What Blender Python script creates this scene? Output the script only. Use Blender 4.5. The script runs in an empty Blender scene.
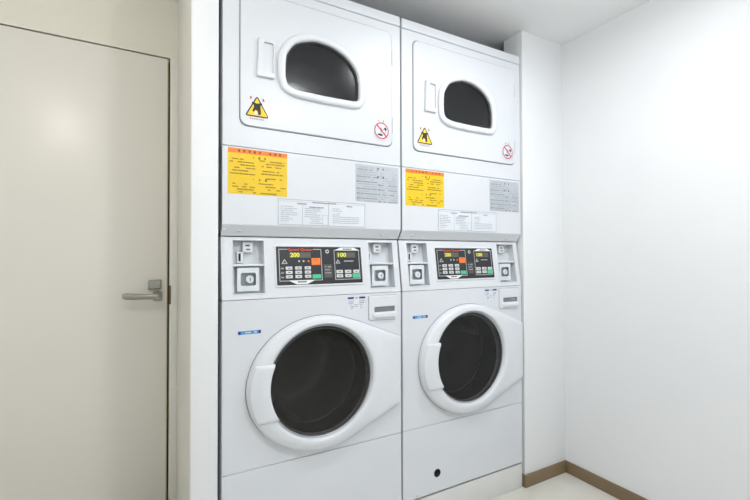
import bpy, bmesh, math, random
from mathutils import Vector, Matrix
random.seed(7)
PI = math.pi
scene = bpy.context.scene
COL = scene.collection

# ------------------------------------------------------------------ materials
MATS = {}
def mat(name, color, rough=0.5, metal=0.0, spec=0.5, coat=0.0, emit=None, estr=0.0, noise=None, bump=None):
    m = bpy.data.materials.new(name); m.use_nodes = True
    nt = m.node_tree; b = nt.nodes['Principled BSDF']
    b.inputs['Base Color'].default_value = (*color, 1)
    b.inputs['Roughness'].default_value = rough
    b.inputs['Metallic'].default_value = metal
    b.inputs['Specular IOR Level'].default_value = spec
    b.inputs['Coat Weight'].default_value = coat
    if emit:
        b.inputs['Emission Color'].default_value = (*emit, 1)
        b.inputs['Emission Strength'].default_value = estr
    tc = nt.nodes.new('ShaderNodeTexCoord')
    if noise:                                   # (scale, second colour, contrast low, high, detail)
        n = nt.nodes.new('ShaderNodeTexNoise'); n.inputs['Scale'].default_value = noise[0]
        n.inputs['Detail'].default_value = noise[4] if len(noise) > 4 else 6
        r = nt.nodes.new('ShaderNodeValToRGB')
        r.color_ramp.elements[0].position = noise[2]; r.color_ramp.elements[1].position = noise[3]
        r.color_ramp.elements[0].color = (*color, 1); r.color_ramp.elements[1].color = (*noise[1], 1)
        nt.links.new(tc.outputs['Object'], n.inputs['Vector'])
        nt.links.new(n.outputs['Fac'], r.inputs['Fac'])
        nt.links.new(r.outputs['Color'], b.inputs['Base Color'])
    if bump:                                    # (scale, strength)
        n2 = nt.nodes.new('ShaderNodeTexNoise'); n2.inputs['Scale'].default_value = bump[0]
        n2.inputs['Detail'].default_value = 4
        bp = nt.nodes.new('ShaderNodeBump'); bp.inputs['Strength'].default_value = bump[1]
        bp.inputs['Distance'].default_value = 0.002
        nt.links.new(tc.outputs['Object'], n2.inputs['Vector'])
        nt.links.new(n2.outputs['Fac'], bp.inputs['Height'])
        nt.links.new(bp.outputs['Normal'], b.inputs['Normal'])
    MATS[name] = m
    return m

mat('wall_paint', (.79, .80, .81), .6, noise=(3.0, (.775, .785, .795), .35, .65), bump=(180, .06))
mat('cream_wall_paint', (.79, .76, .665), .6, noise=(3.0, (.77, .74, .645), .35, .65), bump=(180, .06))
mat('trim_paint', (.80, .785, .72), .5, noise=(3, (.78, .765, .70), .35, .65))
mat('ceiling_paint', (.90, .90, .90), .75, bump=(140, .08))
mat('door_laminate', (.79, .765, .695), .32, spec=.5, noise=(1.6, (.77, .745, .675), .35, .65), bump=(60, .03))
mat('door_edge', (.52, .43, .27), .5)
mat('floor_vinyl', (.68, .66, .60), .38, noise=(7.0, (.60, .575, .51), .45, .75, 8), bump=(30, .02))
mat('base_vinyl', (.225, .160, .090), .5, noise=(14, (.20, .142, .08), .35, .65))
mat('enamel', (.675, .695, .728), .38, coat=.1, noise=(2.0, (.665, .685, .718), .4, .6))
mat('plastic_white', (.70, .72, .752), .32, coat=.1, noise=(4.0, (.69, .71, .742), .4, .6))
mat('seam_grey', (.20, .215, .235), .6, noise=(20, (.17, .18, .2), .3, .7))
mat('chassis', (.55, .57, .60), .5, noise=(5, (.5, .52, .55), .3, .7))
mat('drum_steel', (.40, .39, .38), .42, metal=.6, noise=(6, (.34, .33, .32), .3, .7))
mat('dryer_drum', (.58, .60, .62), .45, metal=.4, noise=(4, (.5, .52, .54), .3, .7))
mat('rubber', (.035, .035, .036), .55, noise=(12, (.028, .028, .03), .3, .7))
mat('rim_grey', (.50, .52, .54), .3, metal=.6, noise=(9, (.46, .48, .5), .3, .7))
mat('black_hole', (.008, .008, .008), .7)
mat('board_black', (.016, .017, .020), .35, noise=(30, (.02, .021, .025), .3, .7))
mat('board_line', (.52, .53, .52), .5)
mat('board_grey', (.085, .085, .085), .5)
mat('board_white', (.80, .80, .80), .5)
mat('ink_red', (.62, .075, .03), .5)
mat('ink_orange', (.85, .20, .02), .5)
mat('ink_green', (.07, .50, .27), .45)
mat('button_white', (.62, .63, .62), .45)
mat('lcd_grey', (.10, .10, .085), .3)
mat('digit_yellow', (.5, .5, .03), .4, emit=(.85, .80, .05), estr=.32)
mat('coin_metal', (.62, .65, .68), .45, noise=(15, (.57, .60, .63), .3, .7))
mat('coin_plate', (.72, .75, .78), .42, noise=(15, (.68, .71, .74), .3, .7))
mat('plinth_paint', (.70, .70, .68), .5, noise=(5, (.67, .67, .65), .35, .65))
mat('coin_dark', (.36, .39, .42), .45, metal=.2, noise=(15, (.32, .35, .38), .3, .7))
mat('steel', (.36, .35, .30), .36, metal=.7, noise=(40, (.32, .31, .265), .3, .7))
mat('label_yellow', (.80, .53, .01), .5)
mat('label_orange', (.85, .22, .02), .5)
mat('ink_dark', (.06, .045, .03), .6)
mat('ink_olive', (.33, .22, .015), .6)
mat('label_grey', (.50, .53, .57), .5)
mat('ink_grey', (.30, .32, .35), .6)
mat('ink_midgrey', (.42, .45, .49), .6)
mat('ink_black', (.02, .02, .022), .6)
mat('ink_blue', (.02, .03, .22), .5)
mat('ink_cyan', (.06, .30, .62), .5)
mat('ink_crimson', (.52, .03, .06), .5)
mat('ink_pink', (.78, .50, .54), .5)
mat('label_white', (.70, .725, .77), .45)
mat('sign_yellow', (.90, .60, .02), .5)
mat('strike_brown', (.12, .10, .06), .5, metal=.4)
mat('lamp_trim', (.8, .8, .8), .5)

def glass(name, tint, rough=.03, ior=1.5, amount=1.0):
    m = bpy.data.materials.new(name); m.use_nodes = True
    nt = m.node_tree; nt.nodes.clear()
    o = nt.nodes.new('ShaderNodeOutputMaterial')
    t = nt.nodes.new('ShaderNodeBsdfTransparent'); t.inputs['Color'].default_value = (*tint, 1)
    g = nt.nodes.new('ShaderNodeBsdfGlossy'); g.inputs['Roughness'].default_value = rough
    g.inputs['Color'].default_value = (amount, amount, amount, 1)
    lw = nt.nodes.new('ShaderNodeLayerWeight'); lw.inputs['Blend'].default_value = .5
    pw = nt.nodes.new('ShaderNodeMath'); pw.operation = 'POWER'; pw.inputs[1].default_value = 5
    f = nt.nodes.new('ShaderNodeMath'); f.operation = 'MULTIPLY_ADD'
    r0 = ((ior - 1) / (ior + 1)) ** 2; f.inputs[1].default_value = 1 - r0; f.inputs[2].default_value = r0
    nt.links.new(lw.outputs['Facing'], pw.inputs[0]); nt.links.new(pw.outputs[0], f.inputs[0])
    x = nt.nodes.new('ShaderNodeMixShader')
    nt.links.new(f.outputs[0], x.inputs[0]); nt.links.new(t.outputs[0], x.inputs[1])
    nt.links.new(g.outputs[0], x.inputs[2]); nt.links.new(x.outputs[0], o.inputs[0])
    MATS[name] = m
glass('washer_glass', (.36, .35, .345), .08, 1.47, .95)
glass('fill_window_glass', (.95, .97, .97), .02, 1.45, 1)
glass('dryer_glass', (.60, .62, .64), .16, 1.52, 1)

# ------------------------------------------------------------------ mesh helpers
class MB:
    """collects shapes in one bmesh; every shape takes a material name"""
    def __init__(s, off=(0, 0, 0)):
        s.bm = bmesh.new(); s.mats = []; s.off = Vector(off)
    def mi(s, m):
        if m not in s.mats: s.mats.append(m)
        return s.mats.index(m)
    def merge(s, tmp, m, smooth=False):
        i = s.mi(m); mp = {}
        for v in tmp.verts: mp[v] = s.bm.verts.new(v.co)
        for f in tmp.faces:
            try:
                nf = s.bm.faces.new([mp[v] for v in f.verts]); nf.material_index = i; nf.smooth = smooth or f.smooth
            except ValueError: pass
        tmp.free()
    def box(s, x0, x1, y0, y1, z0, z1, m, bev=0.0, seg=2):
        t = bmesh.new()
        bmesh.ops.create_cube(t, size=1)
        for v in t.verts:
            v.co = Vector((x0 + (v.co.x + .5) * (x1 - x0), y0 + (v.co.y + .5) * (y1 - y0), z0 + (v.co.z + .5) * (z1 - z0)))
        if bev > 0:
            bmesh.ops.bevel(t, geom=list(t.edges), offset=bev, segments=seg, profile=.6, affect='EDGES')
            for f in t.faces: f.smooth = True
        s.merge(t, m)
    def poly(s, pts, m, smooth=False):
        i = s.mi(m)
        f = s.bm.faces.new([s.bm.verts.new(Vector(p)) for p in pts]); f.material_index = i; f.smooth = smooth
        return f
    def loft(s, loops, m, cap0=False, cap1=False, smooth=True, closed=True):
        i = s.mi(m)
        rows = [[s.bm.verts.new(Vector(p)) for p in lp] for lp in loops]
        n = len(rows[0])
        for a, b in zip(rows, rows[1:]):
            for k in range(n if closed else n - 1):
                q = [a[k], a[(k + 1) % n], b[(k + 1) % n], b[k]]
                f = s.bm.faces.new(q); f.material_index = i; f.smooth = smooth
        for flag, r in ((cap0, rows[0]), (cap1, rows[-1])):
            if flag:
                f = s.bm.faces.new(r); f.material_index = i
    def tube(s, pts, rad, m, n=14, flat=1.0, caps=True):
        """swept tube; rad a number or a list, flat squeezes the section sideways"""
        P = [Vector(p) for p in pts]; loops = []
        for k, p in enumerate(P):
            d = (P[min(k + 1, len(P) - 1)] - P[max(k - 1, 0)]).normalized()
            up = Vector((0, 0, 1)); sd = d.cross(up)
            if sd.length < 1e-4: sd = Vector((1, 0, 0))
            sd.normalize(); u2 = sd.cross(d).normalized()
            r = rad[k] if isinstance(rad, (list, tuple)) else rad
            loops.append([p + sd * math.cos(a) * r * flat + u2 * math.sin(a) * r for a in [2 * PI * j / n for j in range(n)]])
        s.loft(loops, m, caps, caps)
    def cyl(s, c, r, y0, y1, m, n=32, bev=0.0):
        """cylinder along y"""
        lv = [(r, y1), (r, y0 + bev), (r - bev, y0)] if bev else [(r, y1), (r, y0)]
        s.loft([[(c[0] + a * math.cos(t), y, c[1] + a * math.sin(t)) for t in [2 * PI * k / n for k in range(n)]] for a, y in lv], m, True, True)
    # flat printing on a plane given by a mapping fn(x, z, height above surface) -> xyz
    def ink(s, fn, pts, m, h=.0008):
        s.poly([fn(x, z, h) for x, z in pts], m)
    def rect(s, fn, x0, x1, z0, z1, m, h=.0008):
        s.ink(fn, [(x0, z0), (x1, z0), (x1, z1), (x0, z1)], m, h)
    def frame(s, fn, x0, x1, z0, z1, w, m, h=.0008):
        s.rect(fn, x0, x1, z0, z0 + w, m, h); s.rect(fn, x0, x1, z1 - w, z1, m, h)
        s.rect(fn, x0, x0 + w, z0, z1, m, h); s.rect(fn, x1 - w, x1, z0, z1, m, h)
    def ringink(s, fn, c, r0, r1, m, h=.0008, n=40, a0=0, a1=2 * PI):
        for k in range(n):
            a, b = a0 + (a1 - a0) * k / n, a0 + (a1 - a0) * (k + 1) / n
            s.ink(fn, [(c[0] + r * math.cos(t), c[1] + r * math.sin(t)) for r, t in ((r0, a), (r1, a), (r1, b), (r0, b))], m, h)
    def disc(s, fn, c, r, m, h=.0008, n=24):
        s.ink(fn, [(c[0] + r * math.cos(2 * PI * k / n), c[1] + r * math.sin(2 * PI * k / n)) for k in range(n)], m, h)
    def dashes(s, fn, x0, x1, z, th, m, fill=.85, h=.001, mean=.012):
        x = x0
        while x < x1 - .002:
            w = min(random.uniform(.4, 1.6) * mean, x1 - x)
            if random.random() < fill: s.rect(fn, x, x + w * .9, z - th / 2, z + th / 2, m, h)
            x += w
    def glyph(s, fn, x, z, sz, m, h=.001):
        """a small printed character too worn to read: a cluster of strokes"""
        t = sz * .17
        for k in range(3):
            zz = z - sz / 2 + sz * (.15 + .33 * k); a = random.uniform(.3, .5) * sz
            s.rect(fn, x - a, x + a, zz - t / 2, zz + t / 2, m, h)
        xx = x + random.uniform(-.2, .2) * sz
        s.rect(fn, xx - t / 2, xx + t / 2, z - sz / 2, z + sz / 2, m, h)
    def text(s, fn, body, x, z, size, m, h=.001, width=None, align='CENTER', bold=0.0, shear=0.0):
        cu = bpy.data.curves.new('lettering', 'FONT'); cu.body = body; cu.size = size
        cu.align_x = align; cu.align_y = 'CENTER'; cu.offset = bold; cu.shear = shear; cu.resolution_u = 3
        o = bpy.data.objects.new('lettering', cu); COL.objects.link(o)
        dg = bpy.context.evaluated_depsgraph_get()
        me = bpy.data.meshes.new_from_object(o.evaluated_get(dg))
        xs = [v.co.x for v in me.vertices] or [0]
        sc = 1.0
        if width and max(xs) > min(xs): sc = width / (max(xs) - min(xs))
        i = s.mi(m); vv = [s.bm.verts.new(Vector(fn(x + v.co.x * sc, z + v.co.y, h))) for v in me.vertices]
        for p in me.polygons:
            try:
                f = s.bm.faces.new([vv[k] for k in p.vertices]); f.material_index = i
            except ValueError: pass
        bpy.data.objects.remove(o); bpy.data.curves.remove(cu); bpy.data.meshes.remove(me)
    def build(s, name, parent=None, normals=True):
        if normals: bmesh.ops.recalc_face_normals(s.bm, faces=list(s.bm.faces))
        me = bpy.data.meshes.new(name)
        for v in s.bm.verts: v.co -= s.off
        s.bm.to_mesh(me); s.bm.free()
        for m in s.mats: me.materials.append(MATS[m])
        o = bpy.data.objects.new(name, me); COL.objects.link(o)
        if parent: o.parent = parent
        return o

def thing(name, label, cat, loc=(0, 0, 0), group=None):
    o = bpy.data.objects.new(name, None); COL.objects.link(o)
    o.location = loc; o.empty_display_size = .1
    o['label'] = label; o['category'] = cat
    if group: o['group'] = group
    return o
def structure(o): o['kind'] = 'structure'; return o

def fillet(pts, rad, n=6):
    out = []; N = len(pts)
    for i, p in enumerate(pts):
        p = Vector(p); a = Vector(pts[i - 1]) - p; b = Vector(pts[(i + 1) % N]) - p
        r = rad[i] if isinstance(rad, (list, tuple)) else rad
        if r <= 0: out.append(tuple(p)); continue
        ang = a.angle(b); d = r / math.tan(ang / 2)
        p0 = p + a.normalized() * d; p1 = p + b.normalized() * d
        for k in range(n + 1):
            t = k / n
            q = (p0 * (1 - t) ** 2 + p * 2 * t * (1 - t) + p1 * t * t); out.append((q.x, q.y))
    return out
def rrect(x0, x1, z0, z1, r, n=6): return fillet([(x0, z0), (x1, z0), (x1, z1), (x0, z1)], r, n)
def spline(pts, n=5):
    out = []; N = len(pts)
    for i in range(N):
        p0, p1, p2, p3 = [Vector(pts[(i + k) % N]) for k in (-1, 0, 1, 2)]
        for k in range(n):
            t = k / n
            q = .5 * ((2 * p1) + (p2 - p0) * t + (2 * p0 - 5 * p1 + 4 * p2 - p3) * t * t + (3 * p1 - p0 - 3 * p2 + p3) * t ** 3)
            out.append((q.x, q.y))
    return out
def offset(pts, d):
    """outward offset of a counter-clockwise outline"""
    out = []; N = len(pts)
    for i in range(N):
        a = Vector(pts[i - 1]); b = Vector(pts[i]); c = Vector(pts[(i + 1) % N])
        e1 = (b - a).normalized(); e2 = (c - b).normalized()
        n1 = Vector((e1.y, -e1.x)); n2 = Vector((e2.y, -e2.x)); nn = (n1 + n2)
        nn = nn / max(.3, nn.length_squared) * 2 if nn.length > .1 else n1
        out.append((b.x + nn.x * d, b.y + nn.y * d))
    return out
def polar(pts, c, angs):
    """radius of a star-shaped outline seen from c at each angle"""
    out = []; N = len(pts)
    for t in angs:
        dx, dz = math.cos(t), math.sin(t); best = 0
        for i in range(N):
            ax, az = pts[i][0] - c[0], pts[i][1] - c[1]; bx, bz = pts[(i + 1) % N][0] - c[0], pts[(i + 1) % N][1] - c[1]
            ex, ez = bx - ax, bz - az; den = dx * ez - dz * ex
            if abs(den) < 1e-12: continue
            u = (ax * ez - az * ex) / den; w = (ax * dz - az * dx) / den
            if u > 0 and -1e-6 <= w <= 1 + 1e-6: best = max(best, u)
        out.append(best)
    return out
def angles(c, *outlines, n=96):
    A = [2 * PI * k / n for k in range(n)]
    for o in outlines: A += [math.atan2(z - c[1], x - c[0]) % (2 * PI) for x, z in o]
    A.sort(); R = [A[0]]
    for a in A[1:]:
        if a - R[-1] > 1e-3: R.append(a)
    return R
def plate_hole(mb, outer, inner, c, y0, y1, m, bev=.002, extra=()):
    """plate from y0 (front) to y1 with a hole, its front outer edge rounded"""
    A = angles(c, outer, *( [inner] if len(inner) < 60 else [] ), *extra)
    ro, ri = polar(outer, c, A), polar(inner, c, A)
    L = lambda r, y, d=0: [(c[0] + (q - d) * math.cos(t), y, c[1] + (q - d) * math.sin(t)) for q, t in zip(r, A)]
    mb.loft([L(ro, y1), L(ro, y0 + bev), L(ro, y0 + bev * .3, bev * .3), L(ro, y0, bev)], m)
    mb.loft([L(ro, y0, bev), L(ri, y0)], m, smooth=False)
    mb.loft([L(ri, y0), L(ri, y1), L(ro, y1)], m, smooth=False)

def dup(root, loc, label):
    r = root.copy(); COL.objects.link(r); r.location = loc; r['label'] = label
    for ch in root.children:
        c = ch.copy(); COL.objects.link(c); c.parent = r
        for g in ch.children:
            d = g.copy(); COL.objects.link(d); d.parent = c
    return r

# ------------------------------------------------------------------ room dimensions (metres, camera above the origin)
D = 1.4019            # front plane of the machines
XL, PITCH, MW = .2221, .690, .682
XR = 1.9065           # right wall
YD = 1.97             # door wall
H = 2.215             # ceiling
ALC = 2.22            # alcove back

def slab(name, x0, x1, y0, y1, z0, z1, m, bev=0):
    mb = MB(); mb.box(x0, x1, y0, y1, z0, z1, m, bev)
    return structure(mb.build(name))
slab('floor', -1.15, 2.05, -2.1, 2.36, -.06, 0, 'floor_vinyl')
slab('ceiling', -1.15, 2.05, -2.1, 2.36, H, H + .06, 'ceiling_paint')
slab('wall_right', XR, XR + .12, -2.1, 1.3985, 0, H, 'wall_paint')
slab('wall_stub', 1.6095, XR + .12, 1.3985, 1.515, 0, H, 'wall_paint', .002)
slab('wall_alcove', 1.80, 1.90, 1.515, 2.36, 0, H, 'wall_paint')
slab('wall_back', .2, 1.80, ALC, 2.36, 0, H, 'wall_paint')
# rear wall behind the viewer with an added, unseen window to let fill light in
WX0, WX1, WZ0, WZ1 = -.75, 1.75, .80, 2.10
mb = MB()
for a in ((-1.15, WX0, 0, H), (WX1, 2.02, 0, H), (WX0, WX1, 0, WZ0), (WX0, WX1, WZ1, H)): mb.box(a[0], a[1], -2.1, -2.0, a[2], a[3], 'wall_paint')
structure(mb.build('wall_rear'))
mb = MB(); fw = .045
mb.box(WX0, WX0 + fw, -2.08, -2.02, WZ0, WZ1, 'lamp_trim'); mb.box(WX1 - fw, WX1, -2.08, -2.02, WZ0, WZ1, 'lamp_trim')
mb.box(WX0 + fw, WX1 - fw, -2.08, -2.02, WZ0, WZ0 + fw, 'lamp_trim'); mb.box(WX0 + fw, WX1 - fw, -2.08, -2.02, WZ1 - fw, WZ1, 'lamp_trim')
mb.box((WX0 + WX1) / 2 - fw / 2, (WX0 + WX1) / 2 + fw / 2, -2.08, -2.02, WZ0 + fw, WZ1 - fw, 'lamp_trim')
wn = structure(mb.build('fill_window_1'))
mb = MB(); mb.box(WX0 + fw * .5, WX1 - fw * .5, -2.055, -2.049, WZ0 + fw * .5, WZ1 - fw * .5, 'fill_window_glass'); mb.build('window_pane', wn)  # pane of the added window
slab('wall_left', -1.15, -1.05, -2.0, 2.2, 0, H, 'wall_paint')
# the pillar between door and machines: white end, cream side towards the door
mb = MB()
mb.box(.1305, .2095, D, 2.22, 0, H, 'wall_paint', .0015)
mb.box(.1285, .1305, D + .004, 2.22, 0, H, 'trim_paint')
structure(mb.build('wall_pillar'))
# wall with the door opening
DX0, DX1, DZ = -.715, .0985, 1.966
mb = MB()
mb.box(-1.05, DX0 - .035, YD, YD + .1, 0, H, 'cream_wall_paint')
mb.box(DX0 - .035, .1285, YD, YD + .1, DZ + .0, H, 'cream_wall_paint')
structure(mb.build('wall_door'))
mb = MB()
mb.box(DX1 - .0005, .1283, YD - .003, YD + .1, 0, DZ + .0, 'trim_paint', .001)
mb.box(DX0 - .035, DX0 + .0005, YD - .003, YD + .1, 0, DZ + .0, 'trim_paint', .001)
mb.box(DX0, DX1, YD + .045, YD + .1, 0, DZ, 'strike_brown')
tr = structure(mb.build('trim_1'))
mb = MB(); mb.box(DX1 - .003, DX1 + .0055, YD - .0045, YD - .001, .911, .990, 'strike_brown', .0008)
mb.build('strike_plate', tr)
# door leaf
mb = MB()
mb.box(DX0 + .003, DX1 - .0115, YD, YD + .04, .008, DZ - .0065, 'door_laminate', .001)
mb.box(DX1 - .0115, DX1 - .0075, YD - .0002, YD + .04, .008, DZ - .0065, 'door_edge', .0008)
door = structure(mb.build('door_1'))
# lever, rose and thumb-turn plate
mb = MB()
lx, lz = .0545, .9475
mb.loft([[(x, y, z) for x, z in rrect(lx - .0165 + d, lx + .0165 - d, lz - .019 + d, lz + .019 - d, .006)] for d, y in ((0, YD), (0, YD - .008), (.003, YD - .012))], 'steel', False, True)
mb.cyl((lx, lz), .0115, YD - .058, YD - .01, 'steel', 20, .003)
path, rad = [], []
for k in range(15):
    t = k / 14
    x = lx + .008 - t * .131
    path.append((x, YD - .052 + .010 * math.sin(t * PI) * .4 + .008 * t * t, lz + .002 + .006 * t - .0015 * math.sin(PI * t)))
    rad.append(.0125 - .0020 * math.sin(PI * min(1, t * 1.4)) if t < .93 else .0100)
path.append((path[-1][0] - .004, path[-1][1] + .001, path[-1][2])); rad.append(.007)
mb.tube(path, rad, 'steel', 16, .55)
lev = mb.build('lever_handle', door); lev['label'] = 'satin steel lever handle'
mb = MB()
mb.loft([[(x, y, z) for x, z in rrect(.0195 + d, .0675 - d, .977 + d, 1.0165 - d, .005)] for d, y in ((0, YD), (0, YD - .016), (.002, YD - .019), (.006, YD - .020))], 'steel', False, True)
lk = mb.build('lock_plate', door); lk['label'] = 'satin steel square lock cover above the lever'

# baseboards
def base(name, x0, x1, y0, y1):
    mb = MB(); mb.box(x0, x1, y0, y1, 0, .0595, 'base_vinyl', .0015); return structure(mb.build(name))
BT = .008
base('baseboard_right', XR - BT, XR, -2.0, 1.3985 - BT)
mb = MB()
mb.box(1.6095 - BT, XR, 1.3985 - BT, 1.3985, 0, .0595, 'base_vinyl', .0015)
mb.box(1.6095 - BT, 1.6095, 1.3985, 1.515, 0, .0595, 'base_vinyl', .0015)
structure(mb.build('baseboard_stub'))
mb = MB()
mb.box(.1285 - BT, .1285, D - BT, YD - .004, 0, .0595, 'base_vinyl', .0015)
mb.box(.1285, .2095, D - BT, D, 0, .0595, 'base_vinyl', .0015)
structure(mb.build('baseboard_pillar'))

# ------------------------------------------------------------------ plinth under both machines
mb = MB()
mb.box(XL - .006, XL + PITCH + MW + .002, D + .004, D + .72, 0, .1135, 'plinth_paint', .002)
pl = mb.build('plinth'); pl['label'] = 'low white plinth on the floor under both washing machines'; pl['category'] = 'plinth'

# ------------------------------------------------------------------ dryer (local: x from its left side, y depth, z from floor)
def make_dryer():
    OFF = (MW / 2, .36, 1.181)
    root = thing('clothes_dryer', 'x', 'dryer', (XL + OFF[0], D + OFF[1], OFF[2]), 'clothes dryers stacked on the washing machines')
    W = MW
    flat = lambda x, z, h: (x, -h, z)
    # cabinet: sides, back, bottom, cross bars
    mb = MB(OFF)
    mb.box(0, .012, .010, .70, 1.200, 2.040, 'enamel', .001)
    mb.box(W - .012, W, .010, .70, 1.200, 2.040, 'enamel', .001)
    mb.box(.012, W - .012, .69, .70, 1.200, 2.040, 'chassis')
    mb.box(.012, W - .012, .03, .69, 1.183, 1.195, 'chassis')
    mb.box(.012, W - .012, .0115, .05, 1.455, 1.495, 'chassis')
    mb.build('cabinet', root)
    # top cover
    mb = MB(OFF); mb.box(0, W, -.003, .70, 2.0422, 2.0825, 'enamel', .006, 3); mb.build('top_cover', root)
    # front panel with drum opening
    hole = [(.345 + .2 * math.cos(2 * PI * k / 80), 1.775 + .195 * math.sin(2 * PI * k / 80)) for k in range(80)]
    mb = MB(OFF)
    plate_hole(mb, rrect(0, W, 1.4756, 2.0406, .003, 2), hole, (.345, 1.775), 0, .011, 'enamel', .0015)
    fp = mb.build('front_panel', root)
    # drum behind the opening
    mb = MB(OFF)
    def circ(r, y, n=64, c=(.345, 1.775)): return [(c[0] + r * math.cos(2 * PI * k / n), y, c[1] + r * math.sin(2 * PI * k / n)) for k in range(n)]
    mb.loft([circ(.2, .011), circ(.2, .06), circ(.255, .065), circ(.255, .60), circ(.12, .61), circ(.11, .60)], 'dryer_drum', False, True)
    for k in range(3):
        a = PI / 2 + .5 + k * 2 * PI / 3
        c, s_ = math.cos(a), math.sin(a); tx, tz = -s_, c
        pts = []
        for y in (.07, .59):
            pts.append([(.345 + c * r + tx * w, y, 1.775 + s_ * r + tz * w) for r, w in ((.254, -.03), (.20, -.008), (.20, .008), (.254, .03))])
        mb.loft(pts, 'dryer_drum', True, True, smooth=False)
    dr = mb.build('drum', root); dr['label'] = 'grey metal drum seen through the door window'
    # lower panel, folded back under at its bottom edge
    mb = MB(OFF)
    prof = [(.011, 1.4738), (.0012, 1.4738), (0, 1.4726), (0, 1.219), (.002, 1.215), (.024, 1.184), (.030, 1.181), (.05, 1.181)]
    mb.loft([[(x, y, z) for y, z in prof] for x in (0, W)], 'enamel', closed=False, smooth=False)
    for x in (0, W): mb.poly([(x, y, z) for y, z in prof] + [(x, .05, 1.4735)], 'enamel')
    lp = mb.build('lower_panel', root)
    for x in (.058, .600):
        mb = MB(OFF); 
        mb.loft([[(x + r * math.cos(2 * PI * k / 14), y0 + r * .57 * math.sin(2 * PI * k / 14), 1.199 + .82 * r * math.sin(2 * PI * k / 14)) for k in range(14)] for r, y0 in ((.0065, .0135), (.0055, .0095), (.001, .0085))], 'chassis', False, True)
        mb.build('screw', lp)
    # dark grey outline round the door, colours in the shadow of its gap
    mb = MB(OFF)
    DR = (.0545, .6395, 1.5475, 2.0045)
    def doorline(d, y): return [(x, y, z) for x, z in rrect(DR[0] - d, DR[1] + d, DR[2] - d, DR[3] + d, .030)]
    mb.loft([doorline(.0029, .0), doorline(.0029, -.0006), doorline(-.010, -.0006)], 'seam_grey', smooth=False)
    mb.build('door_gap_shade', root)
    # door slab
    WIN = spline([(.2167, 1.7061), (.2493, 1.6966), (.300, 1.6945), (.3516, 1.6935), (.43, 1.6945), (.4690, 1.6960), (.4835, 1.7020), (.4885, 1.7189),
                  (.489, 1.745), (.487, 1.7743), (.4756, 1.8130), (.4389, 1.8526), (.3875, 1.8770), (.345, 1.8835), (.3031, 1.8820),
                  (.2427, 1.8584), (.2125, 1.8186), (.206, 1.79), (.205, 1.7483), (.2075, 1.724)], 5)
    mb = MB(OFF); cw = (.345, 1.775)
    plate_hole(mb, rrect(*DR, .030), offset(WIN, .004), cw, -.006, .0, 'enamel', .003)
    dd = mb.build('door', root)
    mb = MB(OFF)
    lv = [(.028, -.006), (.0275, -.012), (.025, -.0165), (.020, -.019), (.010, -.019), (.004, -.0175), (.001, -.0145), (0, -.010), (0, .002)]
    mb.loft([[(x, y, z) for x, z in offset(WIN, d)] for d, y in lv], 'plastic_white')
    wr = mb.build('window_ring', dd)
    mb = MB(OFF)
    mb.loft([[(x, y, z) for x, z in offset(WIN, d)] for d, y in ((.0005, -.007), (-.004, -.006), (-.006, .0), (-.006, .004))], 'rubber')
    mb.build('window_gasket', dd)
    mb = MB(OFF)
    loops = []
    for f, y in ((1, .001), (.9, .0007), (.72, .0003), (.5, .0), (.25, -.0002), (.06, -.0003)):
        loops.append([(cw[0] + (x - cw[0]) * f, y, cw[1] + (z - cw[1]) * f) for x, z in offset(WIN, -.0055)])
    mb.loft(loops, 'dryer_glass', False, True)
    gp = mb.build('window_pane', dd); gp['label'] = 'dark tinted window pane'
    # recessed grip
    mb = MB(OFF)
    outer = fillet([(.1055, 1.716), (.1665, 1.716), (.1665, 1.8485), (.1115, 1.8485)], .006, 4)
    inner = rrect(.1285, .1615, 1.733, 1.8365, .006, 4); ch = (.145, 1.78)
    A = angles(ch, outer, inner, n=48); ro, ri = polar(outer, ch, A), polar(inner, ch, A)
    L = lambda r, y, d=0: [(ch[0] + (q - d) * math.cos(t), y, ch[1] + (q - d) * math.sin(t)) for q, t in zip(r, A)]
    mb.loft([L(ro, -.006), L(ro, -.013), L(ro, -.0165, .003)], 'plastic_white')
    mb.loft([L(ro, -.0165, .003), L(ri, -.0165)], 'plastic_white', smooth=False)
    mb.loft([L(ri, -.0165), L(ri, -.008, .001)], 'plastic_white', False, True, smooth=False)
    mb.build('handle', dd)
    # hinges on the right edge
    for z in (1.635, 1.905):
        mb = MB(OFF); mb.box(W - .0405, W - .0375, -.0035, .002, z - .03, z + .03, 'chassis', .0008)
        mb.build('hinge', root)
    # ---- stickers
    def sticker(name, x0, x1, z0, z1, m, y=0, r=.002):
        s_ = MB(OFF)
        s_.loft([[(x, yy, z) for x, z in rrect(x0, x1, z0, z1, r, 3)] for yy in (y, y - .0006)], m, False, True, smooth=False)
        return s_
    # warning triangle on the door
    dfn = lambda x, z, h: (x, -.006 - h, z)
    mb = MB(OFF)
    tri = fillet([(.0715, 1.5815), (.1475, 1.5815), (.1085, 1.6480)], .004, 4)
    mb.ink(dfn, offset(tri, .0020), 'ink_black', .0006); mb.ink(dfn, offset(tri, -.0022), 'sign_yellow', .0010)
    # climbing figure
    mb.ink(dfn, [(.0905, 1.6235), (.0925, 1.6290), (.1075, 1.6245), (.1215, 1.6280), (.1260, 1.6270), (.1250, 1.6220), (.1195, 1.6190), (.1215, 1.5900), (.1130, 1.5860), (.1105, 1.5990), (.1035, 1.6030), (.0965, 1.5950), (.0925, 1.5975), (.0985, 1.6135), (.0965, 1.6200)], 'ink_black', .0014)
    mb.ink(dfn, [(.0985, 1.5865), (.1085, 1.5865), (.1075, 1.5975), (.1030, 1.6000)], 'label_white', .0018)
    mb.glyph(dfn, .0880, 1.6415, .0095, 'ink_crimson'); mb.glyph(dfn, .1295, 1.6395, .0095, 'ink_crimson')
    for k in range(7): mb.glyph(dfn, .0865 + k * .0072, 1.5725, .0052, 'ink_crimson')
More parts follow.
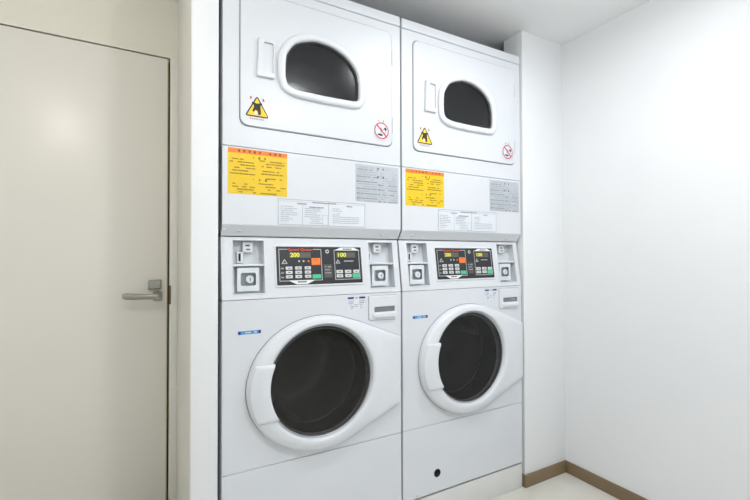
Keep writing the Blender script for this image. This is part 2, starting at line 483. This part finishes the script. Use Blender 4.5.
    st = mb.build('warning_sticker', dd); st['label'] = 'yellow triangular warning sticker with a black figure'
    # round prohibition sign
    mb = MB(OFF); c0 = (.5905, 1.604)
    mb.disc(dfn, c0, .0345, 'label_white', .0006)
    mb.ringink(dfn, c0, .0282, .0325, 'ink_crimson', .0014)
    q = .0019
    mb.ink(dfn, [(c0[0] - .021 - q, c0[1] + .021 - q), (c0[0] + .021 - q, c0[1] - .021 - q), (c0[0] + .021 + q, c0[1] - .021 + q), (c0[0] - .021 + q, c0[1] + .021 + q)], 'ink_crimson', .0016)
    mb.ink(dfn, [(c0[0] - .018, c0[1] - .0175), (c0[0] + .001, c0[1] - .0215), (c0[0] + .007, c0[1] - .016), (c0[0] - .003, c0[1] - .012), (c0[0] - .017, c0[1] - .013)], 'ink_black', .0012)
    mb.ink(dfn, [(c0[0] + .010, c0[1] + .009), (c0[0] + .018, c0[1] + .017), (c0[0] + .024, c0[1] + .006), (c0[0] + .020, c0[1] + .002)], 'ink_black', .0012)
    mb.ringink(dfn, (c0[0] + .011, c0[1] - .001), .007, .009, 'ink_crimson', .0012, 16)
    mb.ink(dfn, [(c0[0] - .006, c0[1] + .010), (c0[0] - .001, c0[1] + .014), (c0[0] + .003, c0[1] + .002), (c0[0] - .001, c0[1] - .008), (c0[0] - .004, c0[1] - .007)], 'ink_grey', .0012)
    for s_ in (-1, 1): mb.glyph(dfn, c0[0] + s_ * .0105 - .002, c0[1] + .0385, .007, 'ink_crimson')
    for k in range(9):
        a = PI * (1.12 + .095 * k); mb.glyph(dfn, c0[0] + .0385 * math.cos(a), c0[1] + .0385 * math.sin(a), .0065, 'ink_pink')
    st = mb.build('prohibition_sticker', dd); st['label'] = 'red ring prohibition sticker'
    # yellow instruction sheet
    mb = sticker('s', .0165, .2135, 1.3190, 1.4690, 'label_yellow')
    f2 = lambda x, z, h: (x, -.0006 - h, z)
    mb.rect(f2, .0165, .2135, 1.4535, 1.4690, 'label_orange', .0004)
    for k in range(9): mb.glyph(f2, .051 + k * .0172, 1.4615, .0085 if k != 5 else .003, 'ink_dark')
    for k, g in enumerate((.004, .0085, .0075)): mb.glyph(f2, .098 + k * .0195, 1.4430, g, 'ink_dark')
    rows = [(.028, .068, 1.434, 1), (.118, .205, 1.4345, 0), (.022, .10, 1.4245, 0), (.022, .105, 1.415, 0), (.036, .105, 1.4055, 1), (.125, .205, 1.4255, 1), (.125, .20, 1.416, 0), (.022, .108, 1.396, 0), (.128, .205, 1.4005, 1), (.124, .2, 1.391, 0), (.022, .105, 1.386, 0),
            (.03, .08, 1.3525, 1), (.125, .21, 1.3475, 1), (.12, .19, 1.338, 0), (.045, .115, 1.3345, 1), (.03, .105, 1.343, 0), (.05, .18, 1.3255, 0), (.115, .165, 1.357, 0), (.14, .2, 1.376, 0)]
    for a, b, z, dk in rows:
        mb.dashes(f2, a, b, z, .0035, 'ink_olive', .8)
    for k, g in enumerate((.004, .006, .0085)): mb.glyph(f2, .098 + k * .021, 1.3695, g, 'ink_dark')
    st = mb.build('instruction_label', root); st['label'] = 'yellow instruction label with an orange heading'
    # grey text sheet
    mb = sticker('s', .4795, .6715, 1.3225, 1.4655, 'label_grey')
    for k in range(15):
        z = 1.4545 - k * .0092
        mb.dashes(f2, .487, .575, z, .0042, 'ink_grey' if k in (1, 4, 6, 9, 11, 13) else 'ink_midgrey', .8)
        mb.dashes(f2, .585, .666, z, .0042, 'ink_grey' if k in (7, 9, 11, 14) else 'ink_midgrey', .8 if k > 4 else .35)
        if k in (4, 6, 9, 11, 13): mb.rect(f2, .4845, .4905, z - .0035, z + .0035, 'ink_grey', .0012)
        if k in (7, 9, 11, 14): mb.rect(f2, .5785, .5855, z - .004, z + .004, 'ink_grey', .0012)
    for z in (1.4535, 1.4210):
        for x in (.577, .600): mb.glyph(f2, x, z, .0085, 'ink_black')
    st = mb.build('instruction_label', root); st['label'] = 'grey instruction label filled with small print'
    # outlined programme table
    mb = sticker('s', .1815, .5195, 1.2225, 1.3125, 'label_white')
    mb.frame(f2, .1815, .5195, 1.2225, 1.3125, .0022, 'ink_midgrey', .0004)
    mb.rect(f2, .3675, .3695, 1.2225, 1.3125, 'ink_midgrey', .0004); mb.rect(f2, .268, .2695, 1.2265, 1.296, 'ink_midgrey', .0004)
    mb.dashes(f2, .305, .40, 1.3055, .0040, 'ink_grey', 1.0, mean=.008)
    mb.rect(f2, .1845, .305, 1.3042, 1.3052, 'ink_midgrey', .0004); mb.rect(f2, .40, .515, 1.3042, 1.3052, 'ink_midgrey', .0004)
    mb.dashes(f2, .25, .285, 1.2985, .0040, 'ink_grey', 1.0, mean=.008); mb.dashes(f2, .295, .35, 1.2885, .004, 'ink_grey', 1.0); mb.dashes(f2, .44, .465, 1.2985, .004, 'ink_grey', 1.0)
    for k in range(8):
        z = 1.287 - k * .0073
        mb.dashes(f2, .190, .190 + random.choice((.03, .045, .06)), z, .0022, 'ink_midgrey', .95)
        mb.dashes(f2, .277 + (.018 if k > 4 else 0), .277 + random.choice((.045, .06, .07)), z - .004, .0022, 'ink_midgrey', .95)
        mb.dashes(f2, .384, .384 + (random.choice((.03, .04)) if k < 4 else .11), z, .0022, 'ink_midgrey', .95)
    mb.frame(f2, .345, .366, 1.226, 1.262, .001, 'ink_midgrey', .0004)
    st = mb.build('programme_label', root); st['label'] = 'white label with an outlined table of small print'
    return root

# ------------------------------------------------------------------ washer
def make_washer():
    OFF = (MW / 2, .36, .1175)
    root = thing('washing_machine', 'x', 'washing machine', (XL + OFF[0], D + OFF[1], OFF[2]), 'front-loading washing machines under the dryers')
    W = MW; C = (.3415, .664)
    def circ(r, y, n=96, c=C): return [(c[0] + r * math.cos(2 * PI * k / n), y, c[1] + r * math.sin(2 * PI * k / n)) for k in range(n)]
    KT = .03 / .21
    def con(x, z, h=0):                       # sloping console face, h out of the face
        return (x, KT * (z - .970) - h, z)
    mb = MB(OFF)
    mb.box(0, .012, .011, .70, .1175, .966, 'enamel', .001)
    mb.box(W - .012, W, .011, .70, .1175, .966, 'enamel', .001)
    mb.box(0, W, .12, .70, .966, 1.178, 'enamel', .001)
    mb.box(.012, W - .012, .69, .70, .13, .966, 'chassis')
    mb.box(.012, W - .012, .0115, .05, .39, .425, 'chassis')
    mb.box(.012, W - .012, .012, .11, .955, .985, 'chassis')
    mb.build('cabinet', root)
    # kick panel with its round hole
    mb = MB(OFF)
    hc = (.170, .2015); hr = .0155
    plate_hole(mb, rrect(0, W, .1235, .4068, .003, 2), [(hc[0] + hr * math.cos(2 * PI * k / 24), hc[1] + hr * math.sin(2 * PI * k / 24)) for k in range(24)], hc, 0, .011, 'enamel', .002)
    kp = mb.build('kick_panel', root)
    mb = MB(OFF); mb.loft([[(hc[0] + (hr + e) * math.cos(2 * PI * k / 24), y, hc[1] + (hr + e) * math.sin(2 * PI * k / 24)) for k in range(24)] for e, y in ((.0015, 0), (.0012, -.0012), (-.0008, -.0012), (-.001, .013))], 'black_hole', False, True); mb.build('drain_hole', kp)
    mb = MB(OFF); mb.cyl((.0655, .1335), .004, -.0015, .003, 'chassis', 12, .0008); mb.build('screw', kp)
    # front panel
    mb = MB(OFF)
    plate_hole(mb, rrect(0, W, .4086, .9688, .003, 2), [(x, z) for x, y, z in circ(.186, 0)], C, 0, .011, 'enamel', .002)
    fp = mb.build('front_panel', root)
    # drum and rubber bellows
    mb = MB(OFF)
    mb.loft([circ(.186, .011), circ(.180, .03), circ(.186, .05), circ(.176, .075), circ(.178, .095), circ(.25, .10)], 'rubber')
    mb.build('bellows', root)
    mb = MB(OFF)
    mb.loft([circ(.180, .105), circ(.188, .100), circ(.196, .112), circ(.235, .118), circ(.242, .13), circ(.242, .46), circ(.20, .475), circ(.12, .49), circ(.10, .475), circ(.02, .47)], 'drum_steel', False, True)
    for k in range(3):
        a = PI / 2 + .9 + k * 2 * PI / 3
        c, s_ = math.cos(a), math.sin(a); tx, tz = -s_, c
        mb.loft([[(C[0] + c * r + tx * w, y, C[1] + s_ * r + tz * w) for r, w in ((.241, -.035), (.185, -.010), (.18, 0), (.185, .010), (.241, .035))] for y in (.135, .45)], 'drum_steel', True, True)
    dr = mb.build('drum', root); dr['label'] = 'steel drum behind the dark glass'
    # ---- door surround: oval bezel running out to the hinge side
    cx, cz = C; a_, b_ = .267, .2365
    ell = lambda t: (cx + a_ * math.cos(t), cz + b_ * math.sin(t))
    up = [ell(math.radians(t)) for t in range(66, 301, 6)]
    out = up + [(.560, .494), (.667, .538), (.6685, .548), (.6685, .786), (.667, .796), (.527, .853), (.49, .867)]
    A = [2 * PI * k / 120 for k in range(120)]
    A = angles(C, out[-9:], n=120)
    Ro = polar(out, C, A); C2 = (.336, .6725); RI = .199
    def inner_r(t):                                        # glass opening sits a little off the bezel's centre
        ox, oz = C2[0] - C[0], C2[1] - C[1]; b = ox * math.cos(t) + oz * math.sin(t)
        return b + math.sqrt(b * b + RI * RI - ox * ox - oz * oz)
    RIN = [inner_r(t) for t in A]
    def f(d): return -(.027 + .011 * math.exp(-((d - .012) / .042) ** 2))
    mb = MB(OFF); loops = []
    def lp(fr): return [(cx + r * math.cos(t), y, cz + r * math.sin(t)) for (r, y), t in zip(fr, A)]
    loops.append(lp([(r, .0) for r in Ro])); loops.append(lp([(r, -.016) for r in Ro])); loops.append(lp([(r - .0025, -.0215) for r in Ro]))
    for t in (0, .15, .3, .45, .6, .75, .9, 1):
        row = []
        for r, Ri in zip(Ro, RIN):
            r0 = r - .008; q = r0 + (Ri + .004 - r0) * t
            y = f(q - Ri); e = min(1, (r - q) / .03); row.append((q, y * (.86 + .14 * e)))
        loops.append(lp(row))
    loops.append(lp([(r + .001, -.0325) for r in RIN])); loops.append(lp([(r - .0005, -.029) for r in RIN])); loops.append(lp([(r - .002, -.010) for r in RIN]))
    mb.loft(loops, 'plastic_white')
    dd = mb.build('door', root)
    mb = MB(OFF)
    mb.loft([lp([(r + .0018, -.0006) for r in [min(q, 10) for q in Ro]]), lp([(r - .01, -.0007) for r in Ro])], 'seam_grey', smooth=False)
    mb.build('door_gap', dd)
    mb = MB(OFF)
    mb.loft([circ(.1975, -.0225, c=C2), circ(.1965, -.0250, c=C2), circ(.1935, -.0250, c=C2), circ(.1925, -.0225, c=C2), circ(.1915, -.010, c=C2)], 'rim_grey')
    mb.build('glass_rim', dd)
    mb = MB(OFF)
    mb.loft([circ(.1926, -.0222, c=C2), circ(.190, -.0225, c=C2), circ(.187, -.021, c=C2), circ(.186, -.019, c=C2)], 'rubber')
    mb.build('glass_seal', dd)
    mb = MB(OFF)
    mb.loft([circ(.1915, -.0212, c=C2), circ(.180, -.0208, c=C2), circ(.160, -.0200, c=C2), circ(.135, -.0190, c=C2), circ(.10, -.0178, c=C2), circ(.05, -.0170, c=C2), circ(.01, -.0168, c=C2)], 'washer_glass', False, True)
    gl = mb.build('door_glass', dd); gl['label'] = 'dark round bowl of door glass'
    # grip on the left of the bezel
    mb = MB(OFF); rows = []
    n = 26
    def grip_angle(u, fr):                               # both ends of the grip run level
        a, b = math.radians(159.6 - 6.1 * fr), math.radians(203.4 + 7.1 * fr)
        return a + (b - a) * u
    for k in range(n + 1):
        row = []; e = min(1, min(k, n - k) / 1.0)
        for fr in (0, .06, .2, .4, .6, .8, .93, 1):
            t = grip_angle(k / n, fr); ro = polar(out, C, [t])[0]; Ri = inner_r(t)
            r = (ro - .006) + (Ri - .008 - ro + .006) * fr
            lift = .006 * (.25 + .75 * fr) * e
            row.append((cx + r * math.cos(t), f(max(0, r - Ri)) - lift - (.001 if fr in (0, 1) else .002), cz + r * math.sin(t)))
        row.append((row[-1][0], -.020, row[-1][2]))
        rows.append(row)
    # outer skirt down to the bezel
    rows = [[(r[0][0], -.015, r[0][2])] + r for r in rows]
    first = [(p[0], max(p[1] + .012, -.016), p[2]) for p in rows[0]]; last = [(p[0], max(p[1] + .012, -.012), p[2]) for p in rows[-1]]
    mb.loft([first] + rows + [last], 'plastic_white', closed=False)
    mb.build('door_handle', dd)
    # ---- detergent drawer
    mb = MB(OFF)
    ol = fillet([(.534, .866), (.655, .863), (.663, .875), (.663, .9595), (.534, .9595)], [.012, .012, .004, .004, .004], 5)
    mb.loft([[(x, y, z) for x, z in offset(ol, .0012)] for y in (0, -.0006)] , 'seam_grey', False, True, smooth=False)
    mb.loft([[(x, y, z) for x, z in offset(ol, d)] for d, y in ((0, 0), (0, -.003), (-.002, -.005))], 'plastic_white', False, False)
    sl = rrect(.5575, .6505, .8955, .9165, .003, 3); cs = (.604, .906)
    A2 = angles(cs, offset(ol, -.002), sl, n=48); r1, r2 = polar(offset(ol, -.002), cs, A2), polar(sl, cs, A2)
    LL = lambda r, y: [(cs[0] + q * math.cos(t), y, cs[1] + q * math.sin(t)) for q, t in zip(r, A2)]
    mb.loft([LL(r1, -.005), LL(r2, -.005), LL(r2, -.0012)], 'plastic_white', False, False, smooth=False)
    dw = mb.build('detergent_drawer', root)
    mb = MB(OFF); mb.poly([(x, -.0016, z) for x, z in offset(sl, .001)], 'seam_grey'); mb.build('grip_slot', dw)
    mb = MB(OFF)
    lip = fillet([(.549, .872), (.652, .870), (.657, .8945), (.549, .8945)], .008, 5)
    mb.loft([[(x, y, z) for x, z in offset(lip, d)] for d, y in ((0, -.0045), (-.001, -.009), (-.004, -.0125), (-.008, -.014))], 'plastic_white', False, True)
    mb.build('grip_lip', dw)
    # ---- console with two real recesses
    HL, HR = (.037, .139, .989, 1.167), (.548, .657, .989, 1.167)
    mb = MB(OFF)
    z0, z1 = .971, 1.178
    xs = [0, HL[0], HL[1], HR[0], HR[1], W]
    for i in range(5):
        for za, zb in ((z0, HL[2]), (HL[2], HL[3]), (HL[3], z1)):
            if i in (1, 3) and za == HL[2]: continue
            mb.poly([con(xs[i], za), con(xs[i + 1], za), con(xs[i + 1], zb), con(xs[i], zb)], 'enamel')
    for x in (0, W): mb.poly([con(x, z0), con(x, z1), (x, .12, z1), (x, .12, z0)], 'enamel')
    mb.poly([con(0, z0), con(W, z0), (W, .12, z0), (0, .12, z0)], 'enamel'); mb.poly([con(0, z1), con(W, z1), (W, .12, z1), (0, .12, z1)], 'enamel')
    DP = .034
    cons = mb.build('console', root)
    for (a, b, c, d), side in ((HL, 0), (HR, 1)):
        mb = MB(OFF)
        F = [con(a, c), con(b, c), con(b, d), con(a, d)]; B = [(p[0], p[1] + DP, p[2]) for p in F]
        mb.loft([F, B], 'coin_metal', False, True, smooth=False)
        e = .0022
        rim = [con(x, z, .0004) for x, z in ((a, c), (b, c), (b, d), (a, d))]; rim2 = [con(x, z, .0022) for x, z in ((a - e, c - e), (b + e, c - e), (b + e, d + e), (a - e, d + e))]
        mb.loft([rim, rim2, [con(x, z, -.0005) for x, z in ((a - 2 * e, c - 2 * e), (b + 2 * e, c - 2 * e), (b + 2 * e, d + 2 * e), (a - 2 * e, d + 2 * e))]], 'plastic_white')
        rc = mb.build('coin_recess', root); rc['label'] = 'recessed grey metal coin box niche with a shelf and lock'
        ins = lambda x, z, h: (x, KT * (z - .970) + DP - h, z)
        m2 = MB(OFF)      # shelf
        za = 1.084
        m2.loft([[(a + .001, KT * (za - .97) + .001, z), (b - .001, KT * (za - .97) + .001, z), (b - .001, KT * (za - .97) + DP, z), (a + .001, KT * (za - .97) + DP, z)] for z in (za - .0035, za + .0035)], 'plastic_white', True, True, smooth=False)
        m2.build('shelf', rc)
        m2 = MB(OFF)      # coin mechanism plate at the top, with its slot
        xm = a + (.052 if side == 0 else .048)
        yb = KT * (1.148 - .97) + DP
        m2.box(xm - .017, xm + .017, yb - .018, yb, 1.126, 1.163, 'plastic_white', .003)
        m2.rect(lambda x, z, h: (x, yb - .018 - h, z), xm - .008, xm + .006, 1.147, 1.153, 'board_grey'); m2.rect(lambda x, z, h: (x, yb - .018 - h, z), xm - .006, xm + .008, 1.135, 1.139, 'board_grey')
        m2.build('coin_slot', rc)
        m2 = MB(OFF)      # side return plate with black slit
        yb = KT * (1.11 - .97) + DP
        xs_ = a + (.026 if side == 0 else .012)
        m2.box(xs_ - .010, xs_ + .012, yb - .010, yb, 1.090, 1.128, 'coin_plate', .002)
        m2.rect(lambda x, z, h: (x, yb - .010 - h, z), xs_ - .004, xs_ + .003, 1.097, 1.123, 'black_hole')
        m2.build('coin_return', rc)
        m2 = MB(OFF)      # lock plate with hollow and key cylinder
        xc = a + .050; zc = 1.036; yb = KT * (zc - .97) + DP
        o_ = rrect(xc - .036, xc + .036, .996, 1.075, .004, 4); i_ = rrect(xc - .025, xc + .025, zc - .022, zc + .022, .008, 5)
        A3 = angles((xc, zc), o_, i_, n=40); ra, rb = polar(o_, (xc, zc), A3), polar(i_, (xc, zc), A3)
        L3 = lambda r, y: [(xc + q * math.cos(t), y, zc + q * math.sin(t)) for q, t in zip(r, A3)]
        m2.loft([L3(ra, yb), L3(ra, yb - .022), L3(rb, yb - .022)], 'coin_plate', smooth=False)
        m2.loft([L3(rb, yb - .022), L3(rb, yb - .006)], 'coin_dark', False, True, smooth=False)
        m2.build('lock_box', rc)
        m2 = MB(OFF)
        m2.cyl((xc + .006, zc - .001), .0135, yb - .020, yb - .005, 'coin_plate', 20, .002)
        m2.rect(lambda x, z, h: (x, yb - .020 - h, z), xc + .005, xc + .0075, zc - .007, zc + .005, 'black_hole')
        m2.build('key_cylinder', rc)
    # ---- control board
    mb = MB(OFF)
    BD = rrect(.1800, .5115, 1.0120, 1.1470, .003, 3)
    mb.loft([[con(x, z, h) for x, z in offset(BD, d)] for d, h in ((.007, .0), (.006, .003), (.001, .0035), (.0, .0025))], 'plastic_white', False, False)
    mb.ink(con, BD, 'board_black', .0026)
    g = .0032
    mb.frame(con, .189, .348, 1.026, 1.139, .0022, 'board_line', g); mb.frame(con, .398, .5025, 1.026, 1.1365, .0022, 'board_line', g)
    mb.rect(con, .222, .316, 1.1315, 1.1425, 'board_black', g + .0003)
    mb.text(con, 'Speed Queen', .269, 1.1365, .0125, 'ink_red', g + .0006, .090, bold=.0004)
    mb.ink(con, [(.250, 1.0145), (.290, 1.0145), (.321, 1.0285), (.221, 1.0285)], 'board_white', g + .0003)
    mb.dashes(con, .254, .288, 1.0225, .0045, 'board_grey', 1.0, g + .0006, .006)
    mb.ink(con, [(.399, 1.1345), (.506, 1.1345), (.481, 1.1455), (.426, 1.1455)], 'board_white', g + .0003)
    mb.dashes(con, .435, .472, 1.1395, .0040, 'board_grey', 1.0, g + .0006, .006)
    for x0, x1, z0_, z1_ in ((.198, .220, 1.0865, 1.104), (.403, .422, 1.086, 1.102)):
        mb.ink(con, [(x0, z0_), (x1, z0_), ((x0 + x1) / 2, z1_)], 'board_line', g)
        mb.ink(con, [(x0 + .0045, z0_ + .0022), (x1 - .0045, z0_ + .0022), ((x0 + x1) / 2, z1_ - .0045)], 'board_grey', g + .0003)
    for x, m in ((.262, 'board_line'), (.2785, 'board_line'), (.2975, 'ink_orange')): mb.disc(con, (x, 1.0955), .0034, m, g)
    mb.dashes(con, .438, .478, 1.0945, .0032, 'board_line', 1.0, g, .007)
    for k in range(3): mb.rect(con, .1935, .2065, 1.0665 - k * .0155, 1.0755 - k * .0155, 'board_grey', g); mb.rect(con, .195, .205, 1.0695 - k * .0155, 1.0715 - k * .0155, 'board_line', g + .0003)
    mb.rect(con, .356, .387, 1.035, 1.083, 'board_grey', g)
    for k in range(3): mb.dashes(con, .359, .384, 1.074 - k * .011, .002, 'board_line', .6, g + .0003, .006)
    mb.ringink(con, (.3715, 1.1305), .0035, .0075, 'board_line', g)
    bd = mb.build('control_board', root); bd['label'] = 'black control board with lit yellow digits'
    for x0, x1, txt in ((.227, .307, '200'), (.408, .486, '100')):
        m2 = MB(OFF); m2.rect(con, x0, x1, 1.1075, 1.127, 'lcd_grey', g + .0002)
        xd = (x0 + .0195)
        m2.text(con, txt, xd + .001, 1.1172, .0205, 'digit_yellow', g + .0006, .034, bold=.0006)
        m2.build('digit_display', bd)
    def btn(x0, x1, za, zb, m, name='button'):
        m2 = MB(OFF)
        m2.loft([[con(x, z, h) for x, z in offset(rrect(x0, x1, za, zb, .0018, 3), d)] for d, h in ((0, .0026), (0, .0042), (-.0008, .0048))], m, False, True)
        if m == 'button_white': m2.rect(con, (x0 + x1) / 2 - .0045, (x0 + x1) / 2 + .0045, (za + zb) / 2 - .0016, (za + zb) / 2 + .0012, 'board_grey', .0051)
        if m == 'ink_orange': m2.rect(con, x0 + .008, x1 - .008, (za + zb) / 2 + .004, (za + zb) / 2 + .007, 'ink_red', .0051)
        o = m2.build(name, bd)
        if m != 'button_white': o['label'] = {'ink_orange': 'orange button', 'ink_green': 'green start button'}[m]
    for r in range(3):
        for c in range(3): btn((.212, .246, .2815)[c], (.236, .270, .3045)[c], 1.0660 - r * .0150, 1.0770 - r * .0150, 'button_white')
    for r in range(2):
        for c in range(3):
            if not (r == 1 and c == 2): btn((.404, .439, .474)[c], (.430, .465, .4975)[c], 1.0495 - r * .0155, 1.0615 - r * .0155, 'button_white')
    btn(.3085, .3425, 1.0815, 1.1065, 'ink_orange'); btn(.3095, .3425, 1.0325, 1.0475, 'ink_green'); btn(.4695, .4995, 1.0305, 1.0480, 'ink_green')
    # ---- small labels on the front
    fl = lambda x, z, h: (x, -h, z)
    mb = MB(OFF); mb.rect(fl, .0495, .1235, .8560, .8670, 'ink_cyan', .0006)
    mb.dashes(fl, .060, .112, .8615, .0035, 'label_white', .8, .0010, .009)
    mb.rect(fl, .0495, .0575, .8560, .8670, 'ink_blue', .0010); mb.rect(fl, .1155, .1235, .8560, .8670, 'ink_blue', .0010)
    st = mb.build('blue_label', root); st['label'] = 'narrow blue label'
    mb = MB(OFF); mb.rect(fl, .4455, .5210, .9090, .9600, 'label_white', .0006)
    mb.rect(fl, .4455, .4715, .9520, .9590, 'ink_blue', .0010); mb.rect(fl, .4935, .5195, .9520, .9590, 'ink_blue', .0010)
    mb.dashes(fl, .476, .490, .9555, .006, 'ink_midgrey', 1.0, .0010, .005)
    for k, z in enumerate((.944, .937, .930, .923, .916)):
        mb.dashes(fl, .449, .472, z, .0035, 'ink_grey' if k % 2 else 'ink_midgrey', .7, .0010, .006); mb.dashes(fl, .494, .518, z, .0035, 'ink_grey' if k % 2 else 'ink_midgrey', .7, .0010, .006)
        if k in (2, 3): mb.dashes(fl, .474, .490, z, .0035, 'ink_midgrey', .7, .0010, .006)
    st = mb.build('instruction_label', root); st['label'] = 'small white label with two blue headings'
    return root

dryer = make_dryer(); washer = make_washer()
dryer['label'] = 'white clothes dryer on top of the left stack, nearer the beige door'
washer['label'] = 'white front-loading washing machine in the left stack, nearer the beige door'
dup(dryer, dryer.location + Vector((PITCH, 0, 0)), 'white clothes dryer on top of the right stack, beside the bare white wall')
dup(washer, washer.location + Vector((PITCH, 0, 0)), 'white front-loading washing machine in the right stack, with round black hole below its door')

# ------------------------------------------------------------------ ceiling lamps (opal domes, above the picture)
def dome_lamp(x, y, strength, color, R, label):
    nm = 'lamp_opal_%d' % len([m for m in MATS if m.startswith('lamp_opal')])
    mat(nm, (.8, .8, .8), .4, emit=color, estr=strength)
    r = thing('ceiling_light', label, 'ceiling light', (x, y, H), 'dome ceiling lights')
    def circ(q, z, n=40): return [(q * math.cos(2 * PI * k / n), q * math.sin(2 * PI * k / n), z) for k in range(n)]
    m = MB(); m.loft([circ(R + .012, 0), circ(R + .012, -.008), circ(R + .006, -.014), circ(R - .004, -.014)], 'lamp_trim', True); m.build('base_ring', r)
    m = MB(); m.loft([circ(R * math.cos(a), -.012 - R * .95 * math.sin(a)) for a in [PI / 2 * k / 8 for k in range(8)]] + [circ(.004, -.012 - R * .95)], nm, False, True); m.build('dome', r)
    return r
dome_lamp(-.42, .70, 49, (1, .95, .87), .08, 'opal dome light on the ceiling in front of the beige door')
dome_lamp(.85, -.22, 80, (.95, .975, 1), .10, 'opal dome light on the ceiling behind the viewer')
def downlight(x, y, energy, color, size, label, spread=165):
    r = thing('ceiling_downlight', label, 'ceiling light', (x, y, H))
    def circ(q, z, n=40): return [(q * math.cos(2 * PI * k / n), q * math.sin(2 * PI * k / n), z) for k in range(n)]
    R = size / 2
    m = MB(); m.loft([circ(R + .02, 0), circ(R + .02, -.004), circ(R + .012, -.008), circ(R, -.006), circ(R, -.001)], 'lamp_trim'); m.build('trim_ring', r)
    m = MB(); m.loft([circ(R, -.003), circ(R * .5, -.0035)], 'lamp_diffuser', False, True); m.build('diffuser', r)
    ld = bpy.data.lights.new('lamp', 'AREA'); ld.shape = 'DISK'; ld.size = size; ld.energy = energy; ld.color = color; ld.spread = math.radians(spread)
    lo = bpy.data.objects.new('lamp', ld); COL.objects.link(lo); lo.location = (x, y, H - .012)
mat('lamp_diffuser', (.9, .9, .9), .5, emit=(1, .98, .95), estr=6)
downlight(1.16, .74, 4.5, (.95, .975, 1), .12, 'small round downlight in the ceiling in front of the machines', 172)
ld = bpy.data.lights.new('rear_fill_light', 'AREA'); ld.shape = 'RECTANGLE'; ld.size = WX1 - WX0; ld.size_y = WZ1 - WZ0  # added fill light outside the made-up window, brightens room and ceiling
ld.energy = 9; ld.color = (.93, .965, 1)
lo = bpy.data.objects.new('rear_fill_light', ld); COL.objects.link(lo); lo.location = ((WX0 + WX1) / 2, -2.13, (WZ0 + WZ1) / 2); lo.rotation_euler = (PI / 2, 0, 0)

w = bpy.data.worlds.new('World'); scene.world = w; w.use_nodes = True
w.node_tree.nodes['Background'].inputs['Color'].default_value = (.9, .95, 1, 1)
w.node_tree.nodes['Background'].inputs['Strength'].default_value = .3

# ------------------------------------------------------------------ camera
f_px, yaw, pitch, roll = 413.77, math.radians(29.262), math.radians(.8694), math.radians(-.1663)
def ray(x, y):
    c, s = math.cos(roll), math.sin(roll); x, y = c * x - s * y, s * x + c * y
    return x, y
def todir(x, y, z):
    c, s = math.cos(pitch), math.sin(pitch); zf, u = c * z - s * y, s * z + c * y
    c, s = math.cos(yaw), math.sin(yaw)
    return Vector((x * c + zf * s, zf * c - x * s, u))
Rv = todir(*ray(1, 0), 0); Uv = todir(*ray(0, 1), 0); Fv = todir(0, 0, 1)
cam = bpy.data.cameras.new('camera'); co = bpy.data.objects.new('camera', cam); COL.objects.link(co)
M = Matrix((Rv, Uv, -Fv)).transposed().to_4x4(); M.translation = Vector((0, 0, 1.1122))
co.matrix_world = M
cam.sensor_width = 36; cam.lens = 36 * f_px / 750; cam.clip_start = .02
scene.camera = co
vs = scene.view_settings
vs.view_transform = 'Standard'; vs.look = 'None'; vs.exposure = 0.66; vs.gamma = 1.0; vs.use_curve_mapping = False
